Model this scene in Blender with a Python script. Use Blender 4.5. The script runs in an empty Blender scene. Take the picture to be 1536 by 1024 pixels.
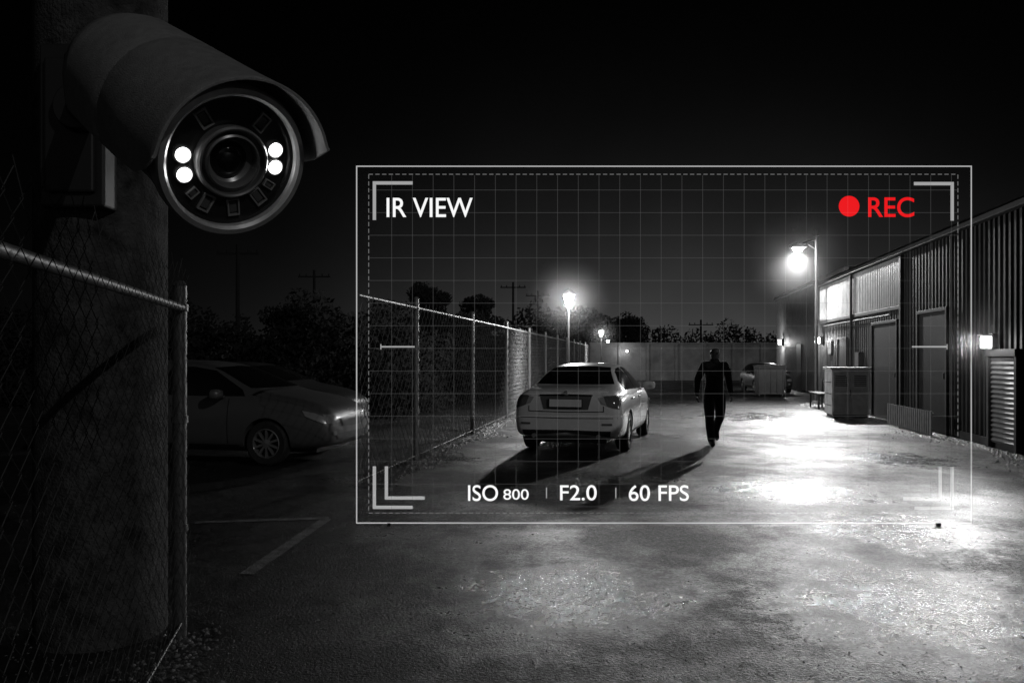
import bpy, bmesh, math, random
from mathutils import Vector, Matrix
from mathutils.bvhtree import BVHTree
random.seed(7)
S=bpy.context.scene
S.view_settings.view_transform='Standard'
S.view_settings.look='None'
S.view_settings.exposure=0
COL=S.collection

# ---------------- helpers ----------------
def mat(name,c,rough=.6,metal=0,nscale=0,namt=0,bump=0,bscale=None,spec=.5,coat=0,emit=0,rvar=0):
    m=bpy.data.materials.new(name); m.use_nodes=True
    nt=m.node_tree; b=nt.nodes['Principled BSDF']
    if not isinstance(c,(tuple,list)): c=(c,c,c)
    b.inputs['Base Color'].default_value=(*c,1)
    b.inputs['Roughness'].default_value=rough
    b.inputs['Metallic'].default_value=metal
    b.inputs['Specular IOR Level'].default_value=spec
    b.inputs['Coat Weight'].default_value=coat
    b.inputs['Coat Roughness'].default_value=.08
    if emit:
        b.inputs['Emission Color'].default_value=(*c,1)
        b.inputs['Emission Strength'].default_value=emit
    tc=nt.nodes.new('ShaderNodeTexCoord')
    if namt or rvar:
        n=nt.nodes.new('ShaderNodeTexNoise'); n.inputs['Scale'].default_value=nscale
        n.inputs['Detail'].default_value=8; n.inputs['Roughness'].default_value=.65
        nt.links.new(tc.outputs['Object'],n.inputs['Vector'])
        if namt:
            r=nt.nodes.new('ShaderNodeMapRange')
            r.inputs['From Min'].default_value=.3; r.inputs['From Max'].default_value=.7
            r.inputs['To Min'].default_value=1-namt; r.inputs['To Max'].default_value=1+namt
            nt.links.new(n.outputs['Fac'],r.inputs['Value'])
            v=nt.nodes.new('ShaderNodeVectorMath'); v.operation='SCALE'
            v.inputs[0].default_value=c
            nt.links.new(r.outputs[0],v.inputs['Scale'])
            nt.links.new(v.outputs[0],b.inputs['Base Color'])
        if rvar:
            r2=nt.nodes.new('ShaderNodeMapRange')
            r2.inputs['From Min'].default_value=.3; r2.inputs['From Max'].default_value=.7
            r2.inputs['To Min'].default_value=max(.02,rough-rvar); r2.inputs['To Max'].default_value=min(1,rough+rvar)
            nt.links.new(n.outputs['Fac'],r2.inputs['Value'])
            nt.links.new(r2.outputs[0],b.inputs['Roughness'])
    if bump:
        n2=nt.nodes.new('ShaderNodeTexNoise'); n2.inputs['Scale'].default_value=bscale or nscale*4
        n2.inputs['Detail'].default_value=6
        nt.links.new(tc.outputs['Object'],n2.inputs['Vector'])
        bp=nt.nodes.new('ShaderNodeBump'); bp.inputs['Strength'].default_value=bump
        bp.inputs['Distance'].default_value=.02
        nt.links.new(n2.outputs['Fac'],bp.inputs['Height'])
        nt.links.new(bp.outputs[0],b.inputs['Normal'])
    return m

def emis(name,c,s,alpha=1.0):
    m=bpy.data.materials.new(name); m.use_nodes=True; nt=m.node_tree
    nt.nodes.clear()
    o=nt.nodes.new('ShaderNodeOutputMaterial'); e=nt.nodes.new('ShaderNodeEmission')
    if not isinstance(c,(tuple,list)): c=(c,c,c)
    e.inputs['Color'].default_value=(*c,1); e.inputs['Strength'].default_value=s
    if alpha<1:
        t=nt.nodes.new('ShaderNodeBsdfTransparent'); x=nt.nodes.new('ShaderNodeMixShader'); x.inputs[0].default_value=alpha
        nt.links.new(t.outputs[0],x.inputs[1]); nt.links.new(e.outputs[0],x.inputs[2]); nt.links.new(x.outputs[0],o.inputs[0])
    else: nt.links.new(e.outputs[0],o.inputs[0])
    return m

def root(name,loc=(0,0,0),rz=0):
    e=bpy.data.objects.new(name,None); COL.objects.link(e)
    e.location=loc; e.rotation_euler=(0,0,rz); e.empty_display_size=.3
    return e

def mesh_obj(name,verts,faces,m,parent=None,smooth=False):
    me=bpy.data.meshes.new(name); me.from_pydata([tuple(v) for v in verts],[],faces); me.update()
    o=bpy.data.objects.new(name,me); COL.objects.link(o)
    if m:
        for mm in (m if isinstance(m,list) else [m]): me.materials.append(mm)
    if smooth:
        for p in me.polygons: p.use_smooth=True
    if parent: o.parent=parent
    return o

class MB:
    """mesh builder collecting primitives into a single mesh"""
    def __init__(s): s.v=[]; s.f=[]; s.m=[]
    def add(s,v,f,mi=0):
        o=len(s.v); s.v+= [tuple(p) for p in v]; s.f+=[tuple(i+o for i in q) for q in f]; s.m+=[mi]*len(f)
    def box(s,x0,x1,y0,y1,z0,z1,mi=0,M=None):
        v=[Vector((x,y,z)) for z in (z0,z1) for y in (y0,y1) for x in (x0,x1)]
        if M: v=[M@p for p in v]
        s.add(v,[(0,2,3,1),(4,5,7,6),(0,1,5,4),(2,6,7,3),(0,4,6,2),(1,3,7,5)],mi)
    def cyl(s,a,b,r0,r1=None,n=12,mi=0,caps=True):
        a=Vector(a); b=Vector(b); r1=r0 if r1 is None else r1
        d=(b-a).normalized(); t=Vector((0,0,1)) if abs(d.z)<.9 else Vector((1,0,0))
        u=d.cross(t).normalized(); w=d.cross(u)
        v=[]
        for c,r in ((a,r0),(b,r1)):
            for i in range(n):
                an=2*math.pi*i/n; v.append(c+u*math.cos(an)*r+w*math.sin(an)*r)
        f=[(i,(i+1)%n,n+(i+1)%n,n+i) for i in range(n)]
        if caps: f+=[tuple(range(n))[::-1],tuple(range(n,2*n))]
        s.add(v,f,mi)
    def lathe(s,prof,M,n=48,mi=0):
        v=[];f=[]
        for (r,h) in prof:
            for i in range(n):
                an=2*math.pi*i/n; v.append(M@Vector((r*math.cos(an),r*math.sin(an),h)))
        for k in range(len(prof)-1):
            for i in range(n):
                j=(i+1)%n; f.append((k*n+i,k*n+j,(k+1)*n+j,(k+1)*n+i))
        s.add(v,f,mi)
    def obj(s,name,mats,parent=None,smooth=False,bevel=0):
        o=mesh_obj(name,s.v,s.f,mats,parent,smooth)
        for p,mi in zip(o.data.polygons,s.m): p.material_index=mi
        bm=bmesh.new(); bm.from_mesh(o.data); bmesh.ops.recalc_face_normals(bm,faces=bm.faces); bm.to_mesh(o.data); bm.free()
        if bevel:
            b=o.modifiers.new('b','BEVEL'); b.width=bevel; b.segments=2; b.limit_method='ANGLE'
        if smooth:
            try:
                o.data.set_sharp_from_angle(angle=math.radians(38))
            except Exception: pass
        return o

def bake(o):
    dg=bpy.context.evaluated_depsgraph_get(); dg.update()
    me=bpy.data.meshes.new_from_object(o.evaluated_get(dg))
    o.modifiers.clear(); o.data=me
    return o

def point(name,loc,power,r=.1,parent=None):
    l=bpy.data.lights.new(name,'POINT'); l.energy=power; l.shadow_soft_size=r
    o=bpy.data.objects.new(name,l); COL.objects.link(o); o.location=loc
    if parent: o.parent=parent
    return o
def spot(name,loc,target,power,ang,blend=.6,r=.1,parent=None):
    l=bpy.data.lights.new(name,'SPOT'); l.energy=power; l.spot_size=math.radians(ang); l.spot_blend=blend; l.shadow_soft_size=r
    o=bpy.data.objects.new(name,l); COL.objects.link(o); o.location=loc
    d=Vector(target)-Vector(loc); o.rotation_euler=d.to_track_quat('-Z','Y').to_euler()
    if parent: o.parent=parent
    return o

# ---------------- materials ----------------
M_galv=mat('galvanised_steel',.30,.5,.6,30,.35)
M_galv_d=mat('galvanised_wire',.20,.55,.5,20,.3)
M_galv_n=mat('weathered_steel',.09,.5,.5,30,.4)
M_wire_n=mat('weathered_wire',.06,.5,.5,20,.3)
M_conc=mat('concrete',.050,.9,0,7,.8,1.0,60,spec=.2)
M_black=mat('black_plastic',.012,.45,0)
M_rubber=mat('rubber',.015,.8)
M_glassd=mat('car_glass',.006,.06,0,spec=.7)
M_white=mat('plate_white',.75,.5)
M_lamp=emis('lamp_glass',1,14)
M_pole=mat('painted_pole',.05,.5,.2)

# ---------------- world ----------------
W=bpy.data.worlds.new('World'); S.world=W; W.use_nodes=True
nt=W.node_tree; nt.nodes.clear()
L=nt.links.new
out=nt.nodes.new('ShaderNodeOutputWorld'); bg=nt.nodes.new('ShaderNodeBackground'); L(bg.outputs[0],out.inputs[0])
tc=nt.nodes.new('ShaderNodeTexCoord'); sep=nt.nodes.new('ShaderNodeSeparateXYZ'); L(tc.outputs['Generated'],sep.inputs[0])
def mnode(op,a,b=None,c=None):
    n=nt.nodes.new('ShaderNodeMath'); n.operation=op
    for i,x in enumerate((a,b,c)):
        if x is None: continue
        if isinstance(x,(int,float)): n.inputs[i].default_value=x
        else: L(x,n.inputs[i])
    return n.outputs[0]
def dirdot(v,p):
    vm=nt.nodes.new('ShaderNodeVectorMath'); vm.operation='DOT_PRODUCT'; L(tc.outputs['Generated'],vm.inputs[0])
    vm.inputs[1].default_value=v
    return mnode('POWER',mnode('MAXIMUM',vm.outputs['Value'],0),p)
el=mnode('MAXIMUM',sep.outputs['Z'],0)
g1=mnode('EXPONENT',mnode('MULTIPLY',el,-9.0))            # horizon city glow
az=math.radians(11)
bell=dirdot((math.sin(az),math.cos(az),0),18.0)
no=nt.nodes.new('ShaderNodeTexNoise'); no.inputs['Scale'].default_value=4; no.inputs['Detail'].default_value=5
L(tc.outputs['Generated'],no.inputs['Vector'])
cl=mnode('MULTIPLY_ADD',no.outputs['Fac'],1.1,.45)
glow=mnode('MULTIPLY',mnode('MULTIPLY',g1,mnode('MULTIPLY_ADD',bell,.074,.002)),cl)
# fill glow added to the unseen sky behind the viewer, brightens camera-facing sides
back_fill=mnode('MULTIPLY',mnode('MULTIPLY',dirdot((-.15,-.96,.22),4.0),.07),mnode('EXPONENT',mnode('MULTIPLY',el,-1.5)))
sky=nt.nodes.new('ShaderNodeTexSky'); sky.sky_type='NISHITA'; sky.sun_disc=False
sky.sun_elevation=math.radians(25); sky.sun_rotation=math.radians(137)
bw=nt.nodes.new('ShaderNodeRGBToBW'); L(sky.outputs[0],bw.inputs[0])
tot=mnode('ADD',mnode('ADD',glow,back_fill),mnode('MULTIPLY',bw.outputs[0],.00006))
comb=nt.nodes.new('ShaderNodeCombineXYZ')
for i in range(3): L(tot,comb.inputs[i])
L(comb.outputs[0],bg.inputs['Color']); bg.inputs['Strength'].default_value=1

# moonlight
sl=bpy.data.lights.new('moon','SUN'); sl.energy=.33; sl.angle=math.radians(.5)
so=bpy.data.objects.new('moon',sl); COL.objects.link(so)
so.rotation_euler=Vector((-.62,.66,-.42)).to_track_quat('-Z','Y').to_euler()

# ---------------- camera ----------------
cd=bpy.data.cameras.new('Camera'); cam=bpy.data.objects.new('Camera',cd); COL.objects.link(cam)
cam.location=(0,0,1.57); cam.rotation_euler=(math.radians(90),0,0)
cd.lens=28; cd.sensor_width=36; cd.shift_y=.015; cd.clip_end=2000; cd.clip_start=.05
S.camera=cam

# ---------------- ground ----------------
def ground_mat():
    m=bpy.data.materials.new('wet_asphalt'); m.use_nodes=True; nt=m.node_tree; b=nt.nodes['Principled BSDF']
    L=nt.links.new; tc=nt.nodes.new('ShaderNodeTexCoord')
    def noise(sc,det=4,ro=.6):
        n=nt.nodes.new('ShaderNodeTexNoise'); n.inputs['Scale'].default_value=sc; n.inputs['Detail'].default_value=det
        n.inputs['Roughness'].default_value=ro; L(tc.outputs['Object'],n.inputs['Vector']); return n.outputs['Fac']
    def mr(x,a,b_,c,d):
        r=nt.nodes.new('ShaderNodeMapRange'); L(x,r.inputs['Value'])
        for k,v in zip(('From Min','From Max','To Min','To Max'),(a,b_,c,d)): r.inputs[k].default_value=v
        return r.outputs[0]
    def mth(op,a,b2):
        n=nt.nodes.new('ShaderNodeMath'); n.operation=op
        for i,x in enumerate((a,b2)):
            if isinstance(x,(int,float)): n.inputs[i].default_value=x
            else: L(x,n.inputs[i])
        return n.outputs[0]
    big=noise(.55,6,.66); mid=noise(2.6,8,.75); fine=noise(60,3,.7)
    wet=mr(big,.44,.64,0,.75)
    # shallow wet hollows in the yard surface
    edge=mr(mid,.25,.75,-.55,.55)
    for (x,y,r) in ((.35,5.3,1.0),(2.5,5.0,1.0),(3.5,7.3,1.1),(3.3,9.3,1.3),(7.2,20.5,3.4),(5.8,12.3,1.4),(5.0,28,3.0)):
        d=nt.nodes.new('ShaderNodeVectorMath'); d.operation='DISTANCE'; L(tc.outputs['Object'],d.inputs[0]); d.inputs[1].default_value=(x,y,0)
        wet=mth('MAXIMUM',wet,mr(mth('ADD',d.outputs['Value'],mth('MULTIPLY',edge,r)),r*.35,r*1.15,1,0))
    col=mth('MULTIPLY',mr(mid,.3,.7,.007,.023),mr(fine,.35,.65,.25,1.9))
    col=mth('MULTIPLY',col,mr(wet,0,1,1.0,.45))
    cb=nt.nodes.new('ShaderNodeCombineXYZ')
    for i in range(3): L(col,cb.inputs[i])
    L(cb.outputs[0],b.inputs['Base Color'])
    vo=nt.nodes.new('ShaderNodeTexVoronoi'); vo.inputs['Scale'].default_value=55; vo.inputs['Randomness'].default_value=1; L(tc.outputs['Object'],vo.inputs['Vector'])
    sc=nt.nodes.new('ShaderNodeSeparateColor'); L(vo.outputs['Color'],sc.inputs[0])
    ro=mth('ADD',mr(wet,0,1,.50,.19),mr(mid,.3,.7,-.05,.07))
    ro=mth('ADD',ro,mr(sc.outputs[0],0,1,-.07,.10))
    L(ro,b.inputs['Roughness'])
    L(mr(wet,0,1,.22,1.0),b.inputs['Specular IOR Level'])
    h=mth('ADD',mth('MULTIPLY',sc.outputs[1],.45),mth('MULTIPLY',fine,1.2))
    b1=nt.nodes.new('ShaderNodeBump'); b1.inputs['Distance'].default_value=.013; L(mr(wet,0,1,1.0,.42),b1.inputs['Strength']); L(h,b1.inputs['Height'])
    b2=nt.nodes.new('ShaderNodeBump'); b2.inputs['Distance'].default_value=.06; b2.inputs['Strength'].default_value=.16; L(mid,b2.inputs['Height'])
    L(b2.outputs[0],b1.inputs['Normal']); L(b1.outputs[0],b.inputs['Normal'])
    return m
mesh_obj('ground',[(-400,-50,0),(400,-50,0),(400,700,0),(-400,700,0)],[(0,1,2,3)],ground_mat())

M_paint=mat('worn_line_paint',.11,.6,0,9,.9,.5,60)
mk=MB()
def line(a,b,w):
    a=Vector((*a,.004)); b=Vector((*b,.004)); d=(b-a).normalized(); n=Vector((-d.y,d.x,0))*w/2
    mk.add([a-n,b-n,b+n,a+n],[(0,1,2,3)])
line((-3.0,7.55),(-1.78,7.75),.10); line((-1.80,7.70),(-1.92,5.75),.11)
mk.obj('parking_line',[M_paint])

# ---------------- chain link fences ----------------
def chainlink(name,p0,p1,H,rail,pitch,r,posts,z0=.04,wavy=.0,mw=None,mp=None):
    p0=Vector((*p0,0)); p1=Vector((*p1,0)); d=(p1-p0); Ln=d.length; ang=math.atan2(-d.x,d.y)
    R=root(name,p0,ang)   # local +y along the fence
    n=int(Ln/pitch); rows=int((H-z0)/(pitch/1.0)*1.0)
    V=[];F=[]
    hz=(H-z0)/rows
    for i in range(n+1):
        for j in range(rows+1):
            s=1 if (i+j)%2 else -1
            y=min(max((i+.5*s)*pitch,0),Ln)
            x=.004*s+wavy*math.sin(i*.13)*math.sin(j*.2)
            z=z0+j*hz+(random.uniform(-.03,.06) if j==rows else 0)
            if j==rows: y+=random.uniform(-.02,.02)
            k=len(V)
            for a in (0,2.094,4.189): V.append((x+r*math.cos(a),y+r*math.sin(a),z))
            if j: 
                for q in range(3): F.append((k-3+q,k-3+(q+1)%3,k+(q+1)%3,k+q))
    mesh_obj('mesh_fabric',V,F,mw or M_galv_d,R)
    b=MB()
    b.cyl((-.03,0,rail),(-.03,Ln,rail),.022,n=10)
    b.cyl((-.03,0,.08),(-.03,Ln,.08),.006,n=6)
    for (u,ph,pr) in posts:
        b.cyl((-.045,u,0),(-.045,u,ph),pr,n=14); b.cyl((-.045,u,ph),(-.045,u,ph+.03),pr*1.15,pr*.5,n=14)
        for zz in (rail,rail*.66,rail*.33): b.cyl((-.045,u,zz-.02),(-.045,u,zz+.02),pr*1.2,n=14)
    b.obj('posts_and_rails',[mp or M_galv],R,smooth=True)
    return R
near0=(-1.02,.85); near1=(-1.83,4.5)
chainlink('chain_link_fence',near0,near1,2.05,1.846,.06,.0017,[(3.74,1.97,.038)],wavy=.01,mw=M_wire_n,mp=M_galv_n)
f0=(-1.82,9.55); f1=(5.15,53)
dl=math.hypot(f1[0]-f0[0],f1[1]-f0[1])
posts=[]
for zc in (12.1,16.15,20.3,24.5,28.7,32.9,37,41.2,45.4,49.6):
    posts.append(((zc-9.55)*dl/43.45,2.45,.04))
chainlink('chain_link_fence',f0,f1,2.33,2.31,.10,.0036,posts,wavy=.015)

# ---------------- concrete column carrying the camera ----------------
pb=MB(); pb.lathe([(.0001,0),(.345,0),(.345,5.3),(.0001,5.3)],Matrix.Translation((-2.345,4.56,0)),56)
pb.obj('concrete_pillar',[M_conc],smooth=True)

# ---------------- security camera ----------------
def security_camera():
    R=root('security_camera')
    F=Vector((-.558,1.60,1.958)); B=Vector((-.925,1.97,2.236))
    ax=(F-B).normalized(); Lb=(F-B).length
    side=Vector((0,0,1)).cross(ax).normalized(); up=ax.cross(side)
    M=Matrix(((side.x,up.x,ax.x,F.x),(side.y,up.y,ax.y,F.y),(side.z,up.z,ax.z,F.z),(0,0,0,1)))
    M=M@Matrix.Rotation(math.radians(4),4,'Z')
    Mp=mat('grey_powder_coat',.24,.42,0,40,.2,.25,300)
    Mh=mat('housing_grey',.14,.45,0,40,.16,.2,300)
    Mr=mat('front_ring_metal',.40,.40,.5,40,.15)
    Mb=mat('barrel_metal',.22,.32,.5); Mz=mat('bezel',.24,.4,.2)
    Mf=mat('front_plate',.014,.22,spec=.7); Ml=mat('lens_glass',.003,.03,spec=.8)
    Mled=emis('lit_led',1,14); Moff=mat('unlit_led',.08,.2,spec=.8)
    r=.146
    b=MB()
    b.lathe([(0,-Lb),(r*.55,-Lb),(r*.8,-Lb+.03),(r*.92,-Lb+.09),(r*.95,-.26),(r*.95,-.10),(r*.99,-.095),(r*.99,-.07),(r*.96,-.065),(r*.96,-.05)],M,64,0)
    b.obj('housing',[Mh],R,smooth=True)
    b=MB()
    b.lathe([(r*.96,-.05),(r*1.03,-.045),(r*1.05,-.03),(r*1.05,-.008),(r*1.02,.004),(r*.95,.006),(r*.91,.0),(r*.905,-.012)],M,72,0)
    b.obj('front_ring',[Mr],R,smooth=True)
    b=MB()
    b.lathe([(r*.905,-.012),(r*.86,-.014),(r*.84,-.022),(r*.42,-.024)],M,72,0)
    b.obj('front_plate',[Mf],R,smooth=True)
    b=MB()
    b.lathe([(r*.50,-.024),(r*.50,-.004),(r*.475,.0),(r*.45,-.002),(r*.44,-.016),(r*.39,-.018),(r*.385,-.006),(r*.36,-.003),(r*.335,-.008),(r*.32,-.024),(r*.27,-.03),(r*.25,-.03)],M,64,0)
    b.obj('lens_barrel',[Mb],R,smooth=True)
    b=MB()
    b.lathe([(r*.27,-.032),(r*.22,-.022),(r*.16,-.015),(r*.08,-.011),(.0001,-.010)],M,40,0)
    b.obj('lens',[Ml],R,smooth=True)
    lit=MB(); off=MB(); bez=MB()
    for a in (160,182,1,-23):
        c=Vector((-math.cos(math.radians(a))*r*.66,math.sin(math.radians(a))*r*.66,-.022))
        Mx=M@Matrix.Translation(c)
        lit.lathe([(.0135,0),(.0125,.006),(.008,.011),(.0001,.012)],Mx,20)
        bez.lathe([(.0175,0),(.0175,.006),(.015,.007),(.0140,.001)],Mx,20)
    for a in (122,50,225,258,292,205,-48):
        c=Vector((-math.cos(math.radians(a))*r*.68,math.sin(math.radians(a))*r*.68,-.022))
        Mx=M@Matrix.Translation(c)@Matrix.Rotation(-math.radians(a-90),4,'Z')
        w=.0125 if a not in (205,-48) else .008
        off.box(-w*.6,w*.6,-w*.9,w*.9,0,.003,0,Mx)
        bez.box(-w,-w*.75,-w*1.2,w*1.2,0,.006,0,Mx); bez.box(w*.75,w,-w*1.2,w*1.2,0,.006,0,Mx)
        bez.box(-w,w,w*1.2,w*1.45,0,.006,0,Mx); bez.box(-w,w,-w*1.45,-w*1.2,0,.006,0,Mx)
    lit.obj('lit_leds',[Mled],R,smooth=True); off.obj('unlit_leds',[Moff],R,bevel=.001); bez.obj('led_bezels',[Mz],R)
    def arc(rad,dn,rx=1.0):
        pts=[]
        for k in range(4): pts.append((-rad*rx,-dn+dn*k/4))
        for k in range(33):
            a=math.pi-math.pi*k/32; pts.append((rad*rx*math.cos(a),rad*1.02*math.sin(a)))
        for k in range(1,5): pts.append((rad*rx,-dn*k/4))
        return pts
    st=[(-Lb-.06,.90,.03),(-Lb-.04,1.06,.05),(-Lb+.02,1.12,.05),(-.40,1.14,.05),(-.312,1.15,.045),(-.305,1.135,.045),(-.298,1.15,.045),(-.15,1.16,.04),(-.06,1.17,.03),(.0,1.18,.005),(.04,1.19,-.02),(.062,1.195,-.035)]
    V=[];Fc=[]
    Ms=M@Matrix.Rotation(math.radians(9),4,'Z')
    for (h,k,dn) in st:
        for (x,y) in arc(r*k,max(dn,0)+.0001):
            if dn<0 and y<-dn: y=-dn+ (y*0.15)
            V.append(Ms@Vector((x,y+.004,h)))
    n=41
    for i in range(len(st)-1):
        for j in range(n-1): Fc.append((i*n+j,i*n+j+1,(i+1)*n+j+1,(i+1)*n+j))
    Fc.append(tuple(range(n)))
    o=mesh_obj('sun_shield',V,Fc,Mp,R,True)
    bm=bmesh.new(); bm.from_mesh(o.data); bmesh.ops.recalc_face_normals(bm,faces=bm.faces); bm.to_mesh(o.data); bm.free()
    sm=o.modifiers.new('s','SOLIDIFY'); sm.thickness=.006; sm.offset=0
    bv=o.modifiers.new('b','BEVEL'); bv.width=.002; bv.segments=2; bv.limit_method='ANGLE'; bv.angle_limit=math.radians(50)
    Mk=mat('bracket_dark',.018,.5)
    b=MB()
    pj=B-ax*.09
    b.cyl(B,pj,.085,.075,n=32); b.cyl(pj,pj+Vector((-.10,.22,.0)),.07,n=24)
    b.cyl(pj+Vector((-.10,.2,.0)),(-2.22,4.1,2.85),.06,.07,n=20)
    b.cyl((-2.22,4.05,2.85),(-2.22,4.22,2.85),.12,.15,n=32)
    kp=pj+Vector((-.10,-.03,.03)); b.cyl(kp,kp+Vector((-.03,-.02,.0)),.018,n=16)
    b.obj('wall_bracket',[Mk],R,smooth=True,bevel=.006)
    b=MB(); b.box(-2.46,-2.12,4.14,4.28,2.35,3.2); b.box(-2.42,-2.16,4.11,4.14,2.42,3.12); b.obj('junction_plate',[Mk],R,bevel=.012)
security_camera()

# ---------------- cars ----------------
def wheel_mesh(b,c,rad,w,sgn):
    M=Matrix.Translation(c)@Matrix.Rotation(math.radians(90)*sgn,4,'Y')
    b.lathe([(rad*.62,-w/2),(rad*.9,-w/2),(rad*.98,-w/2+.02),(rad,-w/4),(rad,w/4),(rad*.98,w/2-.02),(rad*.9,w/2),(rad*.66,w/2-.005),(rad*.64,w/2-.02)],M,40,0)
    b.lathe([(rad*.66,w/2-.004),(rad*.62,w/2+.002),(rad*.59,w/2-.02),(rad*.57,w/2-.09)],M,40,1)
    b.lathe([(rad*.57,w/2-.09),(.0001,w/2-.09)],M,32,2)
    b.lathe([(rad*.2,w/2-.03),(rad*.17,w/2-.01),(.0001,w/2-.006)],M,20,1)
    for k in range(10):
        Mk=M@Matrix.Rotation(2*math.pi*k/10,4,'Z')
        b.box(rad*.12,rad*.62,-.016,.016,w/2-.05,w/2-.012,1,Mk)

SEDAN=[ #y,  zb, belt, top, w, wb, wt
(0.00,.36,.80,.90,.74,.70,.58),(0.05,.29,.88,.99,.84,.79,.66),(0.22,.25,.93,1.055,.885,.825,.70),(0.50,.22,.95,1.075,.90,.835,.70),
(0.72,.20,.96,1.10,.905,.845,.67),(0.98,.20,.965,1.25,.91,.85,.62),(1.28,.20,.965,1.39,.91,.85,.585),(1.7,.20,.965,1.44,.91,.85,.575),(2.2,.20,.965,1.455,.91,.85,.58),
(2.65,.20,.965,1.43,.91,.85,.58),(3.05,.20,.96,1.29,.91,.85,.61),(3.5,.20,.95,1.06,.91,.845,.68),(3.75,.2,.93,1.00,.905,.83,.68),(4.2,.22,.86,.93,.88,.80,.66),
(4.55,.25,.76,.83,.82,.74,.60),(4.70,.29,.66,.72,.74,.68,.55),(4.75,.36,.58,.62,.66,.60,.48)]
WAGON=[
(0.00,.36,.85,1.00,.76,.72,.56),(0.06,.29,.93,1.14,.85,.80,.60),(0.25,.25,.965,1.32,.89,.835,.585),(0.55,.22,.98,1.43,.90,.845,.59),
(0.9,.20,.98,1.48,.905,.85,.59),(1.3,.20,.98,1.50,.91,.85,.60),(1.8,.20,.975,1.51,.91,.85,.60),(2.3,.20,.97,1.50,.91,.85,.60),
(2.7,.20,.965,1.45,.91,.85,.60),(3.1,.20,.96,1.29,.91,.85,.62),(3.55,.20,.95,1.08,.91,.845,.68),(3.8,.2,.93,1.03,.905,.83,.68),(4.2,.22,.88,.97,.88,.80,.66),
(4.5,.25,.79,.88,.82,.74,.60),(4.64,.29,.68,.76,.74,.68,.55),(4.68,.36,.58,.64,.66,.60,.48)]
def make_car(name,loc,rz,ST,paint,kind,sc=1.0):
    R=root(name,loc,rz); R.scale=(sc,sc,sc)
    Ln=ST[-1][0]
    def sect(s):
        y,zb,be,tp,w,wb,wt=s; h=be-zb
        dt=tp-be
        p=[(0,zb),(w*.8,zb),(w*.965,zb+.05),(w*.995,zb+h*.32),(w,zb+h*.55),(w*.985,zb+h*.80),(wb+.012,be-.03),(wb-.01,be+.012),
           ((wb+wt)/2+.015*min(1,dt/.3),be+dt*.5),(wt,be+dt*.86),(wt*.82,tp-.006),(wt*.42,tp+.012),(0,tp+.016)]
        return p
    V=[];Fc=[]; 
    for s in ST:
        p=sect(s); ring=p+[(-x,z) for x,z in p[-2:0:-1]]
        for x,z in ring: V.append((x,s[0],z))
    n=len(ring)
    for i in range(len(ST)-1):
        for j in range(n):
            k=(j+1)%n; Fc.append((i*n+j,i*n+k,(i+1)*n+k,(i+1)*n+j))
    for base,fl in ((0,False),((len(ST)-1)*n,True)):
        h=n//2
        for j in range(h):
            a,b_,c,d=j,j+1,(n-j-1)%n,(n-j)%n
            q=[base+a,base+b_,base+c,base+d]
            q2=[]
            for t in q:
                if t not in q2: q2.append(t)
            if len(q2)>=3: Fc.append(tuple(q2 if fl else q2[::-1]))
    o=mesh_obj('body',V,Fc,paint,R,True)
    bm=bmesh.new(); bm.from_mesh(o.data); bmesh.ops.recalc_face_normals(bm,faces=bm.faces); bm.to_mesh(o.data); bm.free()
    ss=o.modifiers.new('s','SUBSURF'); ss.levels=2; ss.render_levels=2
    wy=(.98,3.73)
    cut=MB()
    for y in wy:
        for s in (-1,1): cut.cyl((s*.62,y,.33),(s*1.3,y,.33),.365,n=40)
    co=cut.obj('cutter',[M_black]); 
    o.parent=None
    bo=o.modifiers.new('c','BOOLEAN'); bo.object=co; bo.operation='DIFFERENCE'; bo.solver='EXACT'
    bake(o); bpy.data.objects.remove(co); o.parent=R
    for p in o.data.polygons: p.use_smooth=True
    try: o.data.set_sharp_from_angle(angle=math.radians(40))
    except Exception: pass
    bm=bmesh.new(); bm.from_mesh(o.data); bvh=BVHTree.FromBMesh(bm); bm.free()
    def patch(nm,A,Bp,mt,dirn,off=.005,nu=14,nv=8,both=False):
        def samp(P,t):
            f=t*(len(P)-1); i=min(int(f),len(P)-2); u=f-i
            return (P[i][0]*(1-u)+P[i+1][0]*u, P[i][1]*(1-u)+P[i+1][1]*u)
        b=MB()
        for s in ((-1,1) if both else (1,)):
            vv=[]
            for i in range(nu+1):
                a=samp(A,i/nu); c=samp(Bp,i/nu)
                for j in range(nv+1):
                    t=j/nv; u=a[0]*(1-t)+c[0]*t; z=a[1]*(1-t)+c[1]*t
                    if dirn=='rear': o_=Vector((u*s,-1,z)); d=Vector((0,1,0))
                    elif dirn=='front': o_=Vector((u*s,Ln+1,z)); d=Vector((0,-1,0))
                    else: o_=Vector((2*s,u,z)); d=Vector((-s,0,0))
                    hit,nr,_,_=bvh.ray_cast(o_,d)
                    if hit is None: hit=vv[-1] if vv else o_; nr=-d; 
                    vv.append(hit-d*off*1.0+nr*off*.5 if nr is not None else hit)
            ff=[(i*(nv+1)+j,i*(nv+1)+j+1,(i+1)*(nv+1)+j+1,(i+1)*(nv+1)+j) for i in range(nu) for j in range(nv)]
            b.add(vv,ff)
        return b.obj(nm,[mt],R,smooth=True)
    seam=M_black
    taill=mat(name+'_tail_lens',.10,.12,0,spec=.9,coat=.5)
    headl=mat(name+'_head_lens',.30,.25,.3,spec=.8,coat=.5)
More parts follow.
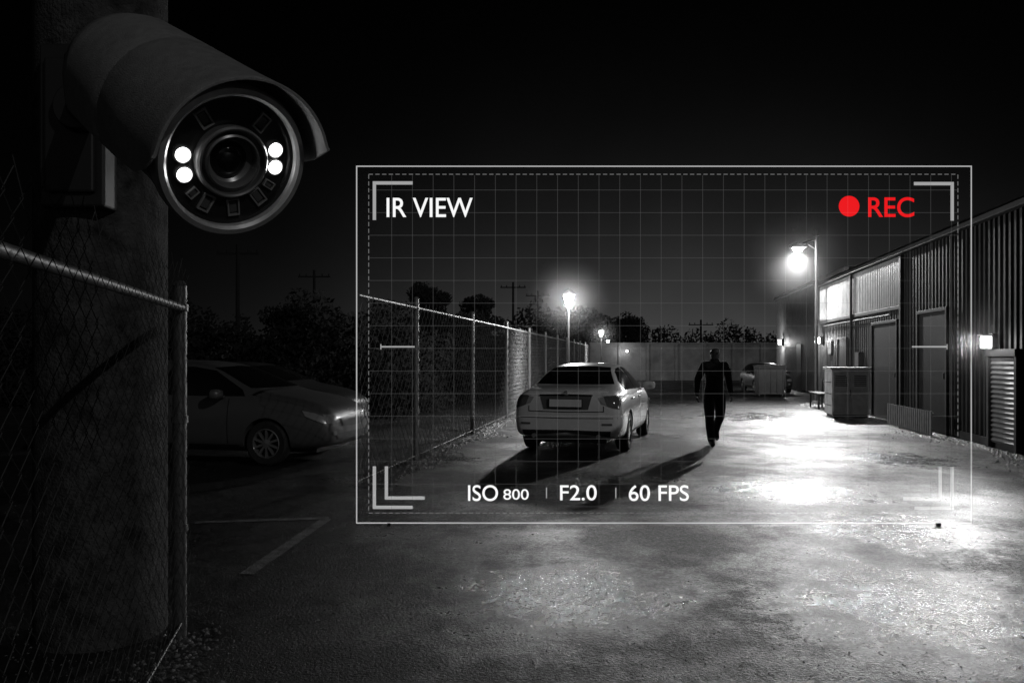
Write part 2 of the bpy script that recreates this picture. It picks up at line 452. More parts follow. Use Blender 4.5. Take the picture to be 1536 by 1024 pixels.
    if kind=='sedan':
        patch('rear_window',[(-.50,1.385),(-.25,1.405),(0,1.41),(.25,1.405),(.50,1.385)],[(-.66,1.115),(-.3,1.112),(0,1.112),(.3,1.112),(.66,1.115)],M_glassd,'rear',nu=24,nv=12)
        patch('tail_lights',[(.60,.945),(.72,.955),(.83,.955)],[(.66,.80),(.74,.77),(.845,.74)],taill,'rear',both=True,off=.008)
        patch('tail_light_side',[(.045,.955),(.2,.95),(.36,.93)],[(.045,.75),(.14,.78),(.30,.90)],taill,'side',both=True,off=.006)
        patch('tail_inner',[(.52,.925),(.60,.94)],[(.58,.83),(.66,.805)],mat('reverse_lens',.35,.15,spec=.8),'rear',both=True,off=.007)
        patch('plate_recess',[(-.42,.945),(0,.95),(.42,.945)],[(-.36,.735),(0,.73),(.36,.735)],mat('recess_dark',.10,.5),'rear',off=.004)
        patch('chrome_strip',[(-.43,.965),(0,.975),(.43,.965)],[(-.43,.945),(0,.950),(.43,.945)],mat('chrome',.55,.15,1),'rear',off=.014,nv=2)
        patch('lid_seam',[(-.6,.71),(0,.70),(.6,.71)],[(-.6,.697),(0,.687),(.6,.697)],seam,'rear',off=.003,nv=1)
        patch('lid_seam_v',[(.60,.79),(.612,.79)],[(.60,.70),(.612,.70)],seam,'rear',off=.003,both=True,nu=1)
        patch('bumper_line',[(-.82,.61),(0,.60),(.82,.61)],[(-.82,.60),(0,.588),(.82,.60)],seam,'rear',off=.003,nv=1,nu=20)
        patch('lower_valance',[(-.72,.40),(0,.41),(.72,.40)],[(-.70,.31),(0,.37),(.70,.31)],M_black,'rear',off=.006,nv=3,nu=20)
        patch('reflector',[(.58,.52),(.74,.52)],[(.58,.49),(.74,.49)],taill,'rear',off=.006,both=True)
        b=MB(); 
        hit,_,_,_=bvh.ray_cast(Vector((0,-1,.84)),Vector((0,1,0))); py=hit.y
        b.box(-.26,.26,py-.035,py-.02,.775,.895,0); b.box(-.275,.275,py-.03,py-.005,.765,.905,1)
        b.obj('license_plate',[M_white,M_black],R,bevel=.004)
        b=MB(); b.cyl((0,py-.03,.998),(0,py+.05,.998),.03,n=20); b.obj('badge',[mat('badge_chrome',.6,.2,1)],R,smooth=True)
        b=MB()
        for i in range(20):
            x0=-.66+1.32*i/20; x1=x0+1.32/20
            def yy(x): return .09+.10*(x/.66)**2
            def zz(x):
                h,_,_,_=bvh.ray_cast(Vector((x,yy(x),3)),Vector((0,0,-1))); return h.z if h else 1.0
            a0,a1=yy(x0),yy(x1); z0_,z1_=zz(x0),zz(x1)
            v=[(x0,a0-.03,z0_+.022),(x1,a1-.03,z1_+.022),(x1,a1+.09,z1_+.012),(x0,a0+.09,z0_+.012),
               (x0,a0-.02,z0_-.02),(x1,a1-.02,z1_-.02),(x1,a1+.09,z1_-.01),(x0,a0+.09,z0_-.01)]
            b.add(v,[(0,1,2,3),(4,7,6,5),(0,4,5,1),(3,2,6,7)])
        b.obj('boot_lip',[paint],R,smooth=True)
        b=MB(); b.cyl((.52,-.02,.31),(.52,.2,.31),.035,n=16); b.cyl((-.52,-.02,.31),(-.52,.2,.31),.035,n=16); b.obj('exhaust',[M_galv],R,smooth=True)
        w_front=[[(2.02,1.385),(2.4,1.385),(2.75,1.335),(3.22,1.09)],[(2.02,1.00),(2.4,.995),(2.8,.99),(3.30,.99)]]
        w_rear=[[(1.02,1.16),(1.30,1.31),(1.6,1.37),(1.95,1.385)],[(.98,1.02),(1.3,1.015),(1.6,1.01),(1.95,1.005)]]
        wsc=[[(-.50,1.38),(0,1.40),(.50,1.38)],[(-.66,1.09),(0,1.09),(.66,1.09)]]
        seams=[1.99,1.10]
    else:
        patch('rear_window',[(-.5,1.38),(0,1.40),(.5,1.38)],[(-.58,1.12),(0,1.10),(.58,1.12)],M_glassd,'rear',nu=20,nv=10)
        patch('tail_lights',[(.62,1.02),(.72,1.02),(.80,1.0)],[(.66,.80),(.74,.78),(.83,.76)],taill,'rear',both=True,off=.008)
        w_front=[[(2.02,1.425),(2.4,1.42),(2.75,1.365),(3.28,1.09)],[(2.02,1.01),(2.4,1.005),(2.8,1.0),(3.36,1.0)]]
        w_rear=[[(.55,1.33),(.9,1.39),(1.4,1.42),(1.95,1.425)],[(.42,1.06),(.9,1.04),(1.4,1.025),(1.95,1.015)]]
        wsc=[[(-.52,1.41),(0,1.43),(.52,1.41)],[(-.68,1.11),(0,1.11),(.68,1.11)]]
        seams=[1.99,1.05]
    patch('front_side_window',*w_front,M_glassd,'side',both=True,nu=18)
    patch('rear_side_window',*w_rear,M_glassd,'side',both=True,nu=18)
    patch('windscreen',*wsc,M_glassd,'front',nu=24,nv=12)
    for k,sy in enumerate(seams+[3.12]):
        patch('door_seam_%d'%k,[(sy,.96),(sy+.011,.96)],[(sy,.30),(sy+.011,.30)],seam,'side',off=.002,both=True,nu=1,nv=14)
    patch('sill_trim',[(1.4,.30),(3.3,.30)],[(1.4,.25),(3.3,.25)],M_black,'side',off=.006,both=True,nv=2)
    patch('headlights',[(.50,.70),(.62,.74),(.73,.745)],[(.50,.62),(.62,.61),(.735,.61)],headl,'front',both=True,off=.008)
    patch('headlight_side',[(Ln-.42,.80),(Ln-.25,.765),(Ln-.09,.70)],[(Ln-.36,.72),(Ln-.22,.66),(Ln-.09,.61)],headl,'side',both=True,off=.008)
    patch('grille',[(-.42,.68),(0,.70),(.42,.68)],[(-.36,.56),(0,.54),(.36,.56)],M_black,'front',off=.008)
    patch('lower_grille',[(-.6,.46),(0,.46),(.6,.46)],[(-.5,.37),(0,.36),(.5,.37)],M_black,'front',off=.008)
    patch('fog_lights',[(.56,.50),(.66,.50)],[(.56,.44),(.66,.44)],headl,'front',off=.009,both=True)
    b=MB()
    for s in (-1,1):
        for hy in (1.28,2.2):
            h,_,_,_=bvh.ray_cast(Vector((2*s,hy,.86)),Vector((-s,0,0)))
            b.box(min(h.x,h.x+s*.03),max(h.x,h.x+s*.03),hy,hy+.19,.85,.875)
    b.obj('door_handles',[paint],R,bevel=.008)
    b=MB()
    for s in (-1,1):
        M=Matrix.Translation((s*1.0,3.02,1.03))
        V3=[];n3=16
        for k,(yy,rr) in enumerate(((-.05,.02),(-.055,.75),(-.045,1),(.0,1.0),(.05,.8),(.08,.35),(.085,.02))):
            for i in range(n3):
                a=2*math.pi*i/n3; cx=math.cos(a); cz=math.sin(a)
                cx=math.copysign(abs(cx)**.6,cx); cz=math.copysign(abs(cz)**.6,cz)
                V3.append(M@Vector((cx*.115*rr,yy,cz*.075*rr)))
        F3=[(k*n3+i,k*n3+(i+1)%n3,(k+1)*n3+(i+1)%n3,(k+1)*n3+i) for k in range(6) for i in range(n3)]
        b.add(V3,F3,0)
        b.box(min(s*.84,s*.95),max(s*.84,s*.95),3.0,3.05,.975,1.01,0)
    b.obj('door_mirrors',[paint],R,smooth=True)
    b=MB()
    for y in wy:
        for s in (-1,1): wheel_mesh(b,(s*.79,y,.325),.325,.21,s)
    b.obj('wheels',[M_rubber,mat(name+'_alloy',.40,.3,.8),M_black],R,smooth=True)
    b=MB(); b.box(-.6,.6,.3,Ln-.3,.18,.24); b.cyl((-.7,wy[0],.3),(.7,wy[0],.3),.04); b.obj('underbody',[M_black],R)
    return R
P_silver=mat('silver_paint',.80,.32,.10,3,.06,coat=.9,rvar=.04)
P_grey=mat('grey_paint',.070,.42,.1,3,.06,coat=.25)
P_dark=mat('dark_paint',.03,.35,.2,3,.06,coat=.5)
a=math.radians(15.8)
make_car('parked_car',(.853,12.67,0),-a,SEDAN,P_silver,'sedan')
th=math.radians(-102)
f=Vector((-math.sin(th),math.cos(th),0)); 
def place_by_front(x,y): 
    return (x-f.x*4.68,y-f.y*4.68,0)
make_car('parked_car',place_by_front(-2.42,12.1),th,WAGON,P_grey,'wagon')
make_car('parked_car',place_by_front(-3.25,16.4),th,SEDAN,P_dark,'sedan')
make_car('parked_car',(11.55,37.9,0),math.radians(176),WAGON,P_dark,'wagon',.86)

# ---------------- pedestrian ----------------
def pedestrian(loc,rz):
    R=root('pedestrian',loc,rz)   # faces local -y
    P=[];E=[];Rd=[]
    def v(p,r): P.append(p); Rd.append(r if isinstance(r,tuple) else (r,r)); return len(P)-1
    def e(a,b): E.append((a,b))
    pel=v((0,.02,.96),(.150,.115))
    wa=v((0,.01,1.10),(.160,.12)); ch=v((0,0,1.27),(.19,.13)); uc=v((0,.01,1.40),(.17,.11)); nk=v((0,.0,1.49),(.070,.070)); 
    for a_,b_ in ((pel,wa),(wa,ch),(ch,uc),(uc,nk)): e(a_,b_)
    hb=v((0,-.015,1.565),(.078,.09)); hm=v((0,-.02,1.655),(.090,.108)); ht=v((0,-.01,1.735),(.072,.088))
    e(nk,hb); e(hb,hm); e(hm,ht)
    for s,el,wr in ((-1,(-.305,.04,1.17),(-.35,-.05,.93)),(1,(.285,.06,1.17),(.31,.02,.925))):
        sh=v((s*.195,.01,1.42),.082); up=v((s*.245,.02,1.31),.078); eo=v(el,.065)
        mi=tuple((el[i]+wr[i])/2 for i in range(3)); m_=v(mi,.058); w_=v(wr,.046)
        e(uc,sh); e(sh,up); e(up,eo); e(eo,m_); e(m_,w_)
        hd=v((wr[0]+s*.004,wr[1]-.015,wr[2]-.05),(.026,.04)); e(w_,hd)
    legs=((-1,(-.135,-.10,.52),(-.14,-.20,.10),(-.17,-.36,.035)),(1,(.115,.04,.50),(.16,.36,.20),(.17,.27,.06)))
    for s,kn,an,toe in legs:
        hp=v((s*.10,.01,.88),(.118,.12)); th_=v((s*.105+ (kn[0]-s*.1)*.5,kn[1]*.5,.70),(.104,.11)); k_=v(kn,.084)
        c_=tuple(kn[i]*.6+an[i]*.4 for i in range(3)); cc=v((c_[0],c_[1]+.02,c_[2]),.080); a_=v(an,.070)
        e(pel,hp); e(hp,th_); e(th_,k_); e(k_,cc); e(cc,a_)
        t_=v(tuple(an[i]*.35+toe[i]*.65 for i in range(3)),(.056,.045)); e(a_,t_); t2=v(toe,(.052,.03)); e(t_,t2)
    me=bpy.data.meshes.new('body'); me.from_pydata(P,E,[]); me.update()
    o=bpy.data.objects.new('body',me); COL.objects.link(o)
    sk=o.modifiers.new('sk','SKIN'); sk.use_smooth_shade=True
    for i,r in enumerate(Rd): me.skin_vertices[0].data[i].radius=r
    me.skin_vertices[0].data[pel].use_root=True
    sb=o.modifiers.new('s','SUBSURF'); sb.levels=2; sb.render_levels=2
    bake(o); o.parent=R
    cloth=mat('dark_jacket',.010,.85,0,14,.3,.6,18,spec=.2); jeans=mat('dark_trousers',.008,.85,0,14,.3,.6,22,spec=.2)
    skin=mat('skin',.06,.6); hair=mat('knit_cap',.008,.9,spec=.2); shoe=mat('shoes',.02,.5)
    for m_ in (cloth,jeans,skin,hair,shoe): o.data.materials.append(m_)
    for p in o.data.polygons:
        c=p.center; p.use_smooth=True
        if c.z>1.69 or (c.z>1.53 and c.y>.02): i=3
        elif c.z>1.53: i=2
        elif abs(c.x)>.24 and c.z<.92: i=2
        elif c.z<.11 : i=4
        elif c.z<.93: i=1
        else: i=0
        p.material_index=i
    b=MB()
    b.lathe([(.172,0),(.180,.03),(.172,.12)],Matrix.Translation((0,.015,.90))@Matrix.Diagonal((1,.82,1,1)),28,0)
    b.lathe([(.105,0),(.092,.04),(.080,.075)],Matrix.Translation((0,.01,1.46)),20,0)
    b.obj('jacket_hem_and_collar',[cloth],R,smooth=True)
    b=MB()
    b.add([(-.014,-.112,1.62),(.014,-.112,1.62),(0,-.148,1.622),(0,-.112,1.66)],[(0,1,2),(0,2,3),(1,3,2)])
    for s in (-1,1): b.lathe([(.0001,-.008),(.020,-.006),(.020,.006),(.0001,.008)],Matrix.Translation((s*.084,.0,1.64))@Matrix.Rotation(math.radians(90),4,'Y')@Matrix.Diagonal((1.3,.8,1,1)),12)
    b.box(-.025,.025,-.116,-.10,1.585,1.592)
    b.obj('face_features',[skin],R,smooth=True)
    for s,wr in ((-1,(-.35,-.05,.93)),(1,(.31,.02,.925))):
        P=[];E=[];Rd=[]
        w=Vector(wr); base=w+Vector((s*.003,-.005,-.02))
        i0=v(tuple(base),(.022,.03)); k1=v(tuple(base+Vector((0,-.008,-.05))),(.018,.038)); e(i0,k1)
        me=bpy.data.meshes.new('palm'); 
        for q,ln in enumerate((.072,.080,.075,.060)):
            yy=-.036+q*.022
            s0=base+Vector((0,yy-.006,-.06)); s1=s0+Vector((0,-.004,-ln*.45)); s2=s1+Vector((-s*.012,-.006,-ln*.32)); s3=s2+Vector((-s*.018,-.004,-ln*.22))
            ids=[v(tuple(x),rr) for x,rr in ((s0,.010),(s1,.0095),(s2,.0085),(s3,.007))]
            for a_,b_ in zip(ids,ids[1:]): e(a_,b_)
        t0=base+Vector((-s*.005,-.03,-.02)); t1=t0+Vector((-s*.01,-.028,-.03)); t2=t1+Vector((-s*.008,-.012,-.03))
        ids=[v(tuple(x),rr) for x,rr in ((t0,.012),(t1,.0105),(t2,.009))]; e(ids[0],ids[1]); e(ids[1],ids[2])
        me.from_pydata(P,E,[]); me.update()
        ho=bpy.data.objects.new('hand',me); COL.objects.link(ho)
        ho.modifiers.new('sk','SKIN')
        for i,r in enumerate(Rd): me.skin_vertices[0].data[i].radius=r
        for i in (0,2,6,10,14,18): me.skin_vertices[0].data[i].use_root=True
        sb=ho.modifiers.new('s','SUBSURF'); sb.levels=1; sb.render_levels=1
        bake(ho); ho.data.materials.append(skin); ho.parent=R
        for p in ho.data.polygons: p.use_smooth=True
pedestrian((3.60,14.15,0),math.radians(8))

# ---------------- warehouse ----------------
M_wlight=mat('light_metal_cladding',.42,.45,.15,2.5,.3,.1,30)
M_wdark=mat('dark_metal_cladding',.024,.6,.1,2,.5,.1,30,spec=.25)
M_trim=mat('metal_trim',.040,.6,.2,6,.3,spec=.3)
M_door=mat('dark_door',.008,.6,0,5,.3,spec=.2)
M_shut=mat('roller_shutter',.20,.5,.3,6,.25)
def corr(b,y0,y1,z0,z1,x,pitch=.2,dep=.03,mi=0):
    n=int((y1-y0)/pitch); V=[];F=[]
    prof=[]
    for i in range(n):
        y=y0+i*pitch
        prof+=[(x,y),(x,y+pitch*.4),(x-dep,y+pitch*.55),(x-dep,y+pitch*.85)]
    prof.append((x,y1))
    for (xx,yy) in prof: V+=[(xx,yy,z0),(xx,yy,z1)]
    for i in range(len(prof)-1): F.append((2*i,2*i+2,2*i+3,2*i+1))
    b.add(V,F,mi)
U=lambda z:(z-5)*1.0133
def warehouse():
    ang=-math.atan(.164)
    R=root('warehouse',(6.084+.82,5,0),ang)
    H=4.05; E=U(27.5); us=U(18.7)
    b=MB()
    b.box(.06,14,0,E,0,H,0)
    b.obj('structure',[M_wdark],R)
    b=MB()
    corr(b,0,us,.15,H-.02,.05,.20,.035,0); corr(b,us,E,.15,2.72,.05,.20,.03,0)
    b.obj('dark_cladding',[M_wdark],R)
    b=MB(); corr(b,us,E,2.78,H-.1,.03,.16,.03,0); b.obj('light_cladding',[M_wlight],R)
    b=MB()
    b.box(-.03,.05,us,E,2.70,2.79); b.box(-.06,.055,us-.09,us+.02,.1,H-.1); b.box(-.06,.055,E-.08,E+.02,.1,H-.1)
    b.box(-.12,.02,0,E+.1,H-.08,H+.02); b.box(.0,.055,0,E,0,.15)
    for uu in (U(15.5),U(23),): b.cyl((-.06,uu,.1),(-.06,uu,H-.1),.04,n=10)
    b.obj('trim_and_gutter',[M_trim],R,bevel=.008)
    b=MB(); b.add([(-.2,-.1,H+.03),(-.2,E+.15,H+.03),(7,E+.15,H+1.0),(7,-.1,H+1.0),(14.2,-.1,H+.03),(14.2,E+.15,H+.03)],[(0,1,2,3),(3,2,5,4),(1,5,2),(0,3,4)])
    b.obj('roof',[M_wdark],R)
    b=MB()
    def door(z0,z1,h,mi=0,fr=1):
        y0,y1=U(z0),U(z1); b.box(-.02,.03,y0,y1,.02,h,mi)
        b.box(-.05,.03,y0-.07,y0,.0,h+.07,fr); b.box(-.05,.03,y1,y1+.07,.0,h+.07,fr); b.box(-.05,.03,y0,y1,h,h+.07,fr)
        b.box(-.05,-.02,y0+.08,y0+.12,h*.45,h*.5,fr)
    door(19.0,21.0,2.4); door(23.7,24.7,2.1); door(15.9,17.5,2.5)
    b.obj('doors',[M_door,M_trim],R,bevel=.006)
    b=MB(); y0,y1=U(12.85),U(13.8)
    for k in range(18): 
        z=.10+k*.082; b.add([(-.03,y0,z),(-.03,y1,z),(-.055,y1,z+.041),(-.055,y0,z+.041),(-.03,y1,z+.082),(-.03,y0,z+.082)],[(0,1,2,3),(3,2,4,5)],0)
    b.box(-.09,.0,y0-.08,y0,.0,1.66,1); b.box(-.09,.0,y1,y1+.08,.0,1.66,1); b.box(-.11,.0,y0-.08,y1+.08,1.58,1.70,1)
    b.obj('roller_shutter',[M_shut,M_trim],R)
    b=MB(); y=U(25.8); b.box(-.03,.03,y-.22,y+.22,1.65,2.1,0); b.box(-.035,-.028,y-.18,y+.18,1.69,2.06,1)
    b.obj('lit_window',[M_trim,emis('window_glow',1,.55)],R)
    b=MB()
    b.cyl((-.04,U(19.5),2.6),(-.04,U(26.5),2.6),.02,n=8); b.box(-.12,.03,U(22),U(22.35),1.2,1.7,0)
    b.obj('conduit',[M_trim],R)
warehouse()
def far_wing():
    ang=-math.atan(.164)
    R=root('warehouse',(12.0+.164*(-2.5)+0,27.55,0),ang)
    E=14.8; H=4.6
    b=MB(); b.box(.05,12,0,E,0,H); b.obj('structure',[M_wdark],R)
    b=MB(); corr(b,0,E,.1,H-.03,.04,.22,.035); b.obj('cladding',[mat('grey_cladding',.09,.6,.1,2,.3)],R)
    b=MB(); b.box(-.10,.06,-.05,E+.05,H-.05,H+.08); b.box(-.03,.05,8,9,.0,2.15); b.box(-.03,.05,3,4,.0,2.15)
    b.obj('trim',[M_trim],R,bevel=.01)
    b=MB(); b.add([(-.1,-.1,H+.09),(-.1,E+.1,H+.09),(6,E+.1,H+.8),(6,-.1,H+.8),(12,-.1,H+.09),(12,E+.1,H+.09)],[(0,1,2,3),(3,2,5,4),(0,3,4),(1,5,2)]); b.obj('roof',[M_wdark],R)
far_wing()

# ---------------- lamps ----------------
def lamp_halo(loc,rad,dens,parent):
    """scattering sphere added to imitate the bloom round a lamp, thinning outwards"""
    m=bpy.data.materials.new('lamp_halo'); m.use_nodes=True; nt=m.node_tree; nt.nodes.clear()
    o=nt.nodes.new('ShaderNodeOutputMaterial'); v=nt.nodes.new('ShaderNodeVolumeScatter'); v.inputs['Anisotropy'].default_value=.3
    tc=nt.nodes.new('ShaderNodeTexCoord'); ln=nt.nodes.new('ShaderNodeVectorMath'); ln.operation='LENGTH'
    nt.links.new(tc.outputs['Object'],ln.inputs[0])
    r=nt.nodes.new('ShaderNodeMapRange'); r.interpolation_type='SMOOTHSTEP'
    r.inputs['From Min'].default_value=0; r.inputs['From Max'].default_value=rad*.97; r.inputs['To Min'].default_value=dens; r.inputs['To Max'].default_value=0
    nt.links.new(ln.outputs['Value'],r.inputs['Value']); nt.links.new(r.outputs[0],v.inputs['Density'])
    nt.links.new(v.outputs[0],o.inputs['Volume'])
    b=MB(); b.lathe([(max(.0001,rad*math.sin(math.pi*k/16)),-rad*math.cos(math.pi*k/16)) for k in range(17)],Matrix.Identity(4),24)
    ob=b.obj('lamp_halo',[m],parent); ob.location=loc  # volume added only to give the lamp a halo
    return ob
def wall_lamp(loc,power,size=.1,r=.06):
    R=root('wall_lamp',loc,-math.atan(.164))
    b=MB(); b.box(.06,.16,-size*.8,size*.8,-size*1.3,size*1.5,0); b.box(-.10,.10,-size*1.1,size*1.1,size*1.1,size*1.35,0); b.obj('housing',[M_pole],R,bevel=.008)
    b=MB(); b.box(-.06,.055,-size,size,-size,size,0); b.obj('lens',[M_lamp],R,bevel=.02)
    point('bulb',(-.22,0,-.02),power,r,R)
    return R
wl1=wall_lamp((8.12,13.64,1.82),14,.10)
spot('wet_ground_beam',(-.30,0,.02),(-4.6,-7.6,-1.5),620,46,1,.22,wl1)
lamp_halo((-.1,0,0),.9,.07,wl1)
wl2=wall_lamp((10.33,26.9,2.12),150,.10)
wl3=wall_lamp((13.45,40,2.3),160,.12)
R=root('floodlight_pole',(10.05,26.3,0))
b=MB(); b.cyl((0,0,0),(0,0,5.75),.06,.04,n=16); b.cyl((0,0,5.45),(-.62,0,5.30),.03,n=10); b.cyl((0,0,5.1),(-.35,0,5.33),.015,n=8); b.cyl((0,0,0),(0,0,.12),.16,.12,n=16)
b.box(-.05,.05,-.12,.12,5.55,5.75)
b.obj('pole',[M_pole],R,smooth=True)
b=MB(); b.box(-.86,-.34,-.2,.2,5.16,5.28,0); b.obj('lamp_head',[M_pole],R,bevel=.03)
b=MB(); b.cyl((-.6,0,5.16),(-.6,0,5.05),.19,.12,n=20); b.obj('lens',[emis('flood_glass',1,30)],R,smooth=True)
spot('flood_beam',(-.6,0,5.0),(-2.2,-3.0,0),6800,124,1,.12,R)
point('flood_spill',(-.6,-.1,4.96),400,.10,R)
lamp_halo((-.6,0,5.0),2.2,.018,R)

def street_lamp(loc,h,power,sc=1.0,emi=M_lamp,md=.035):
    R=root('street_lamp',loc)
    b=MB()
    b.cyl((0,0,0),(0,0,.5),.09,.07,n=14); b.cyl((0,0,.5),(0,0,h-.28*sc),.036,.024,n=12); b.cyl((0,0,h-.34*sc),(0,0,h-.26*sc),.05*sc,.11*sc,n=14)
    t=h+.22*sc
    for k in range(4):
        a=math.pi/4+k*math.pi/2; c,s_=math.cos(a),math.sin(a)
        b.cyl((c*.12*sc,s_*.12*sc,h-.26*sc),(c*.25*sc,s_*.25*sc,t),.014*sc,n=6)
    b.cyl((0,0,t),(0,0,t+.18*sc),.30*sc,.06*sc,n=4); b.cyl((0,0,t+.18*sc),(0,0,t+.28*sc),.03*sc,.008,n=8)
    b.obj('post',[M_pole],R)
    b=MB(); b.cyl((0,0,h-.24*sc),(0,0,t-.02),.10*sc,.21*sc,n=8); b.obj('lantern_glass',[emi],R,smooth=True)
    point('bulb',(-0.0,-.36*sc,h+.0),power,.16,R)
    if md: lamp_halo((0,0,h),1.9*sc,md,R)
street_lamp((1.565,22,0),3.13,820,.72)
street_lamp((5.6,50,0),3.05,300,.8)
street_lamp((11.2,93,0),3.3,200,1.0,md=0)
wall_lamp((7.6,52.6,1.95),22,.07)

# ---------------- boundary wall ----------------
M_bw=mat('rendered_wall',.15,.85,0,1.2,.35,.3,12)
b=MB(); b.box(5.2,19,53.2,53.45,0,2.42,0); b.box(5.15,19,53.12,53.5,2.42,2.52,0)
for k in range(8): b.box(5.2+k*1.9,5.35+k*1.9,53.1,53.2,0,2.42,0)
b.obj('boundary_wall',[M_bw])

# ---------------- vegetation ----------------
M_leaf=mat('foliage',.014,.9,spec=.05); M_bark=mat('bark',.015,.9,0,10,.3,.5,30,spec=.1)
def leaves(V,F,c,rad,n,ls,flat=1.0):
    for _ in range(n):
        while True:
            p=Vector((random.uniform(-1,1),random.uniform(-1,1),random.uniform(-1,1)))
            if .15<p.length<1: break
        q=Vector((c[0]+p.x*rad,c[1]+p.y*rad,c[2]+p.z*rad*flat))
        u=Vector((random.gauss(0,1),random.gauss(0,1),random.gauss(0,1))).normalized(); w=u.orthogonal().normalized()
        s=ls*random.uniform(.6,1.4); k=len(V)
        V+=[q-u*s,q-w*s*.55,q+u*s,q+w*s*.55]; F.append((k,k+1,k+2,k+3))
def tree(loc,h,cr,n=30,ls=.09):
    R=root('tree',loc)
    b=MB(); b.cyl((0,0,0),(0,0,h*.55),.04*h*.6,.02*h*.6,n=8)
    V=[];F=[]
    for k in range(n):
        a=random.uniform(0,6.28); rr=cr*random.uniform(.1,.85); z=h*random.uniform(.42,.95)
        rr*=math.sqrt(max(.15,1-((z/h-.65)/.36)**2))
        c=(rr*math.cos(a),rr*math.sin(a),z)
        b.cyl((0,0,h*.4*random.uniform(.7,1.2)),c,.015*h*.5,.004*h,n=5)
        leaves(V,F,c,cr*random.uniform(.25,.42),230,ls,.8)
    b.obj('trunk_and_limbs',[M_bark],R); mesh_obj('crown',V,F,M_leaf,R)
def band(name,pts,hfun,step,crad,n,ls,seed=1):
    random.seed(seed); V=[];F=[]
    for i in range(len(pts)-1):
        a,b_=Vector(pts[i]),Vector(pts[i+1])
        m=max(2,int((b_-a).length/step))
        for i in range(m):
            t=(i+random.random())/m; p=a.lerp(b_,t); H=max(crad,hfun(p.x,p.y)*random.uniform(.85,1.05))
            st=max(1,int(H/(crad*.9)))
            for k in range(st):
                leaves(V,F,(p.x+random.uniform(-.5,.5),p.y+random.uniform(-.8,.8),min(H-crad*.6,(k+.5)*H/st)),crad*random.uniform(.8,1.15),n,ls,.85)
    return mesh_obj(name,V,F,M_leaf)
band('tree_line',[(-60,72,0),(-20,64,0),(4,64,0)],lambda x,y:4.6+1.3*math.sin(x*.4)+.8*math.sin(x*1.1),.8,1.2,70,.19,3)
band('tree_line',[(2,100,0),(22,100,0),(60,110,0)],lambda x,y:4.9+.7*math.sin(x*.5)+.6*math.sin(x*1.7),.9,1.5,85,.24,4)
band('hedge',[(-3.2,20,0),(-1.0,34,0),(3.4,56,0)],lambda x,y:2.3+.4*math.sin(y*.7)+.25*math.sin(y*1.9),.35,.55,90,.08,5)
band('hedge',[(-26,24,0),(-12,25,0),(-4,23,0)],lambda x,y:2.6+.5*math.sin(x*.9)+.3*math.sin(x*2.1),.4,.6,80,.09,6)
random.seed(11)
tree((-4.4,42,0),5.4,1.7); tree((-1.9,44,0),5.0,1.6); tree((9.6,66,0),5.0,2.0,30,.12); tree((6.4,70,0),5.8,2.4,34,.12)
tree((-12.5,46,0),4.6,2.3,34,.1); tree((-9.4,38,0),3.8,1.6); tree((-1.6,27,0),3.4,.9,20,.06); tree((3.2,62,0),4.4,1.8,30,.11)

def utility_pole(loc,h):
    R=root('utility_pole',loc); b=MB()
    b.cyl((0,0,0),(0,0,h),.13,.09,n=10); b.box(-1.2,1.2,-.05,.05,h-.55,h-.45)
    for x in (-1.1,-.6,.6,1.1): b.cyl((x,0,h-.45),(x,0,h-.28),.04,n=8)
    b.obj('pole',[M_bark],R)
utility_pole((-15.5,45,0),7.9); utility_pole((-14.9,60,0),8.1); utility_pole((.1,75,0),8.6); utility_pole((2.6,80,0),8.2); utility_pole((18.5,78,0),5.2)

# ---------------- yard items ----------------
def dumpster(loc,rz,w,d,h,mt):
    R=root('dumpster',loc,rz); b=MB()
    b.add([(-w/2+.06,-d/2+.06,.12),(w/2-.06,-d/2+.06,.12),(w/2-.06,d/2-.06,.12),(-w/2+.06,d/2-.06,.12),(-w/2,-d/2,h),(w/2,-d/2,h),(w/2,d/2,h),(-w/2,d/2,h)],[(0,3,2,1),(0,1,5,4),(1,2,6,5),(2,3,7,6),(3,0,4,7)],0)
    for k in range(5):
        x=-w/2+.1+(w-.2)*k/4; b.box(x-.02,x+.02,-d/2-.025,-d/2+.03,.18,h-.06,0)
    b.box(-w/2-.03,w/2+.03,-d/2-.03,d/2+.03,h,h+.05,1); b.box(-w/2-.05,w/2+.05,-d/2-.05,-d/2+.02,h-.08,h-.03,1)
    for x in (-w/2+.12,w/2-.12):
        for y in (-d/2+.12,d/2-.12): b.cyl((x-.02,y,.07),(x+.02,y,.07),.07,n=12,mi=1)
    b.obj('bin',[mt,M_trim],R,bevel=.01)
M_bin2=mat('bin_dark',.04,.5,.1,6,.3)
dumpster((10.15,31.4,0),-math.atan(.164),1.1,.9,1.2,M_bin2)
# pale utility cabinet against the wall: body, plinth, lid, doors, louvres
R=root('utility_cabinet',(8.78,20.9,0),-math.atan(.164)); b=MB()
b.box(-.46,.46,-.42,.42,.08,1.24,0); b.box(-.42,.42,-.38,.38,0,.08,1); b.box(-.50,.50,-.46,.46,1.24,1.30,0)
for s in (-1,1):
    b.box(s*.23-.205,s*.23+.205,-.437,-.42,.14,1.18,0)
    for k in range(6): b.box(s*.23-.15,s*.23+.15,-.448,-.437,.82+k*.05,.84+k*.05,1)
    for k in range(3): b.box(-.475,-.46,s*.20-.17,s*.20+.17,.3+k*.3,.32+k*.3,1)
b.box(-.02,.0,-.455,-.437,.58,.72,1)
b.obj('cabinet_body',[mat('cabinet_paint',.50,.5,.05,5,.25),M_trim],R,bevel=.008)
R=root('bench',(9.45,24.4,0),-math.atan(.164)); b=MB()
for k in range(3): b.box(-.2+k*.14,-.08+k*.14,-.75,.75,.44,.48)
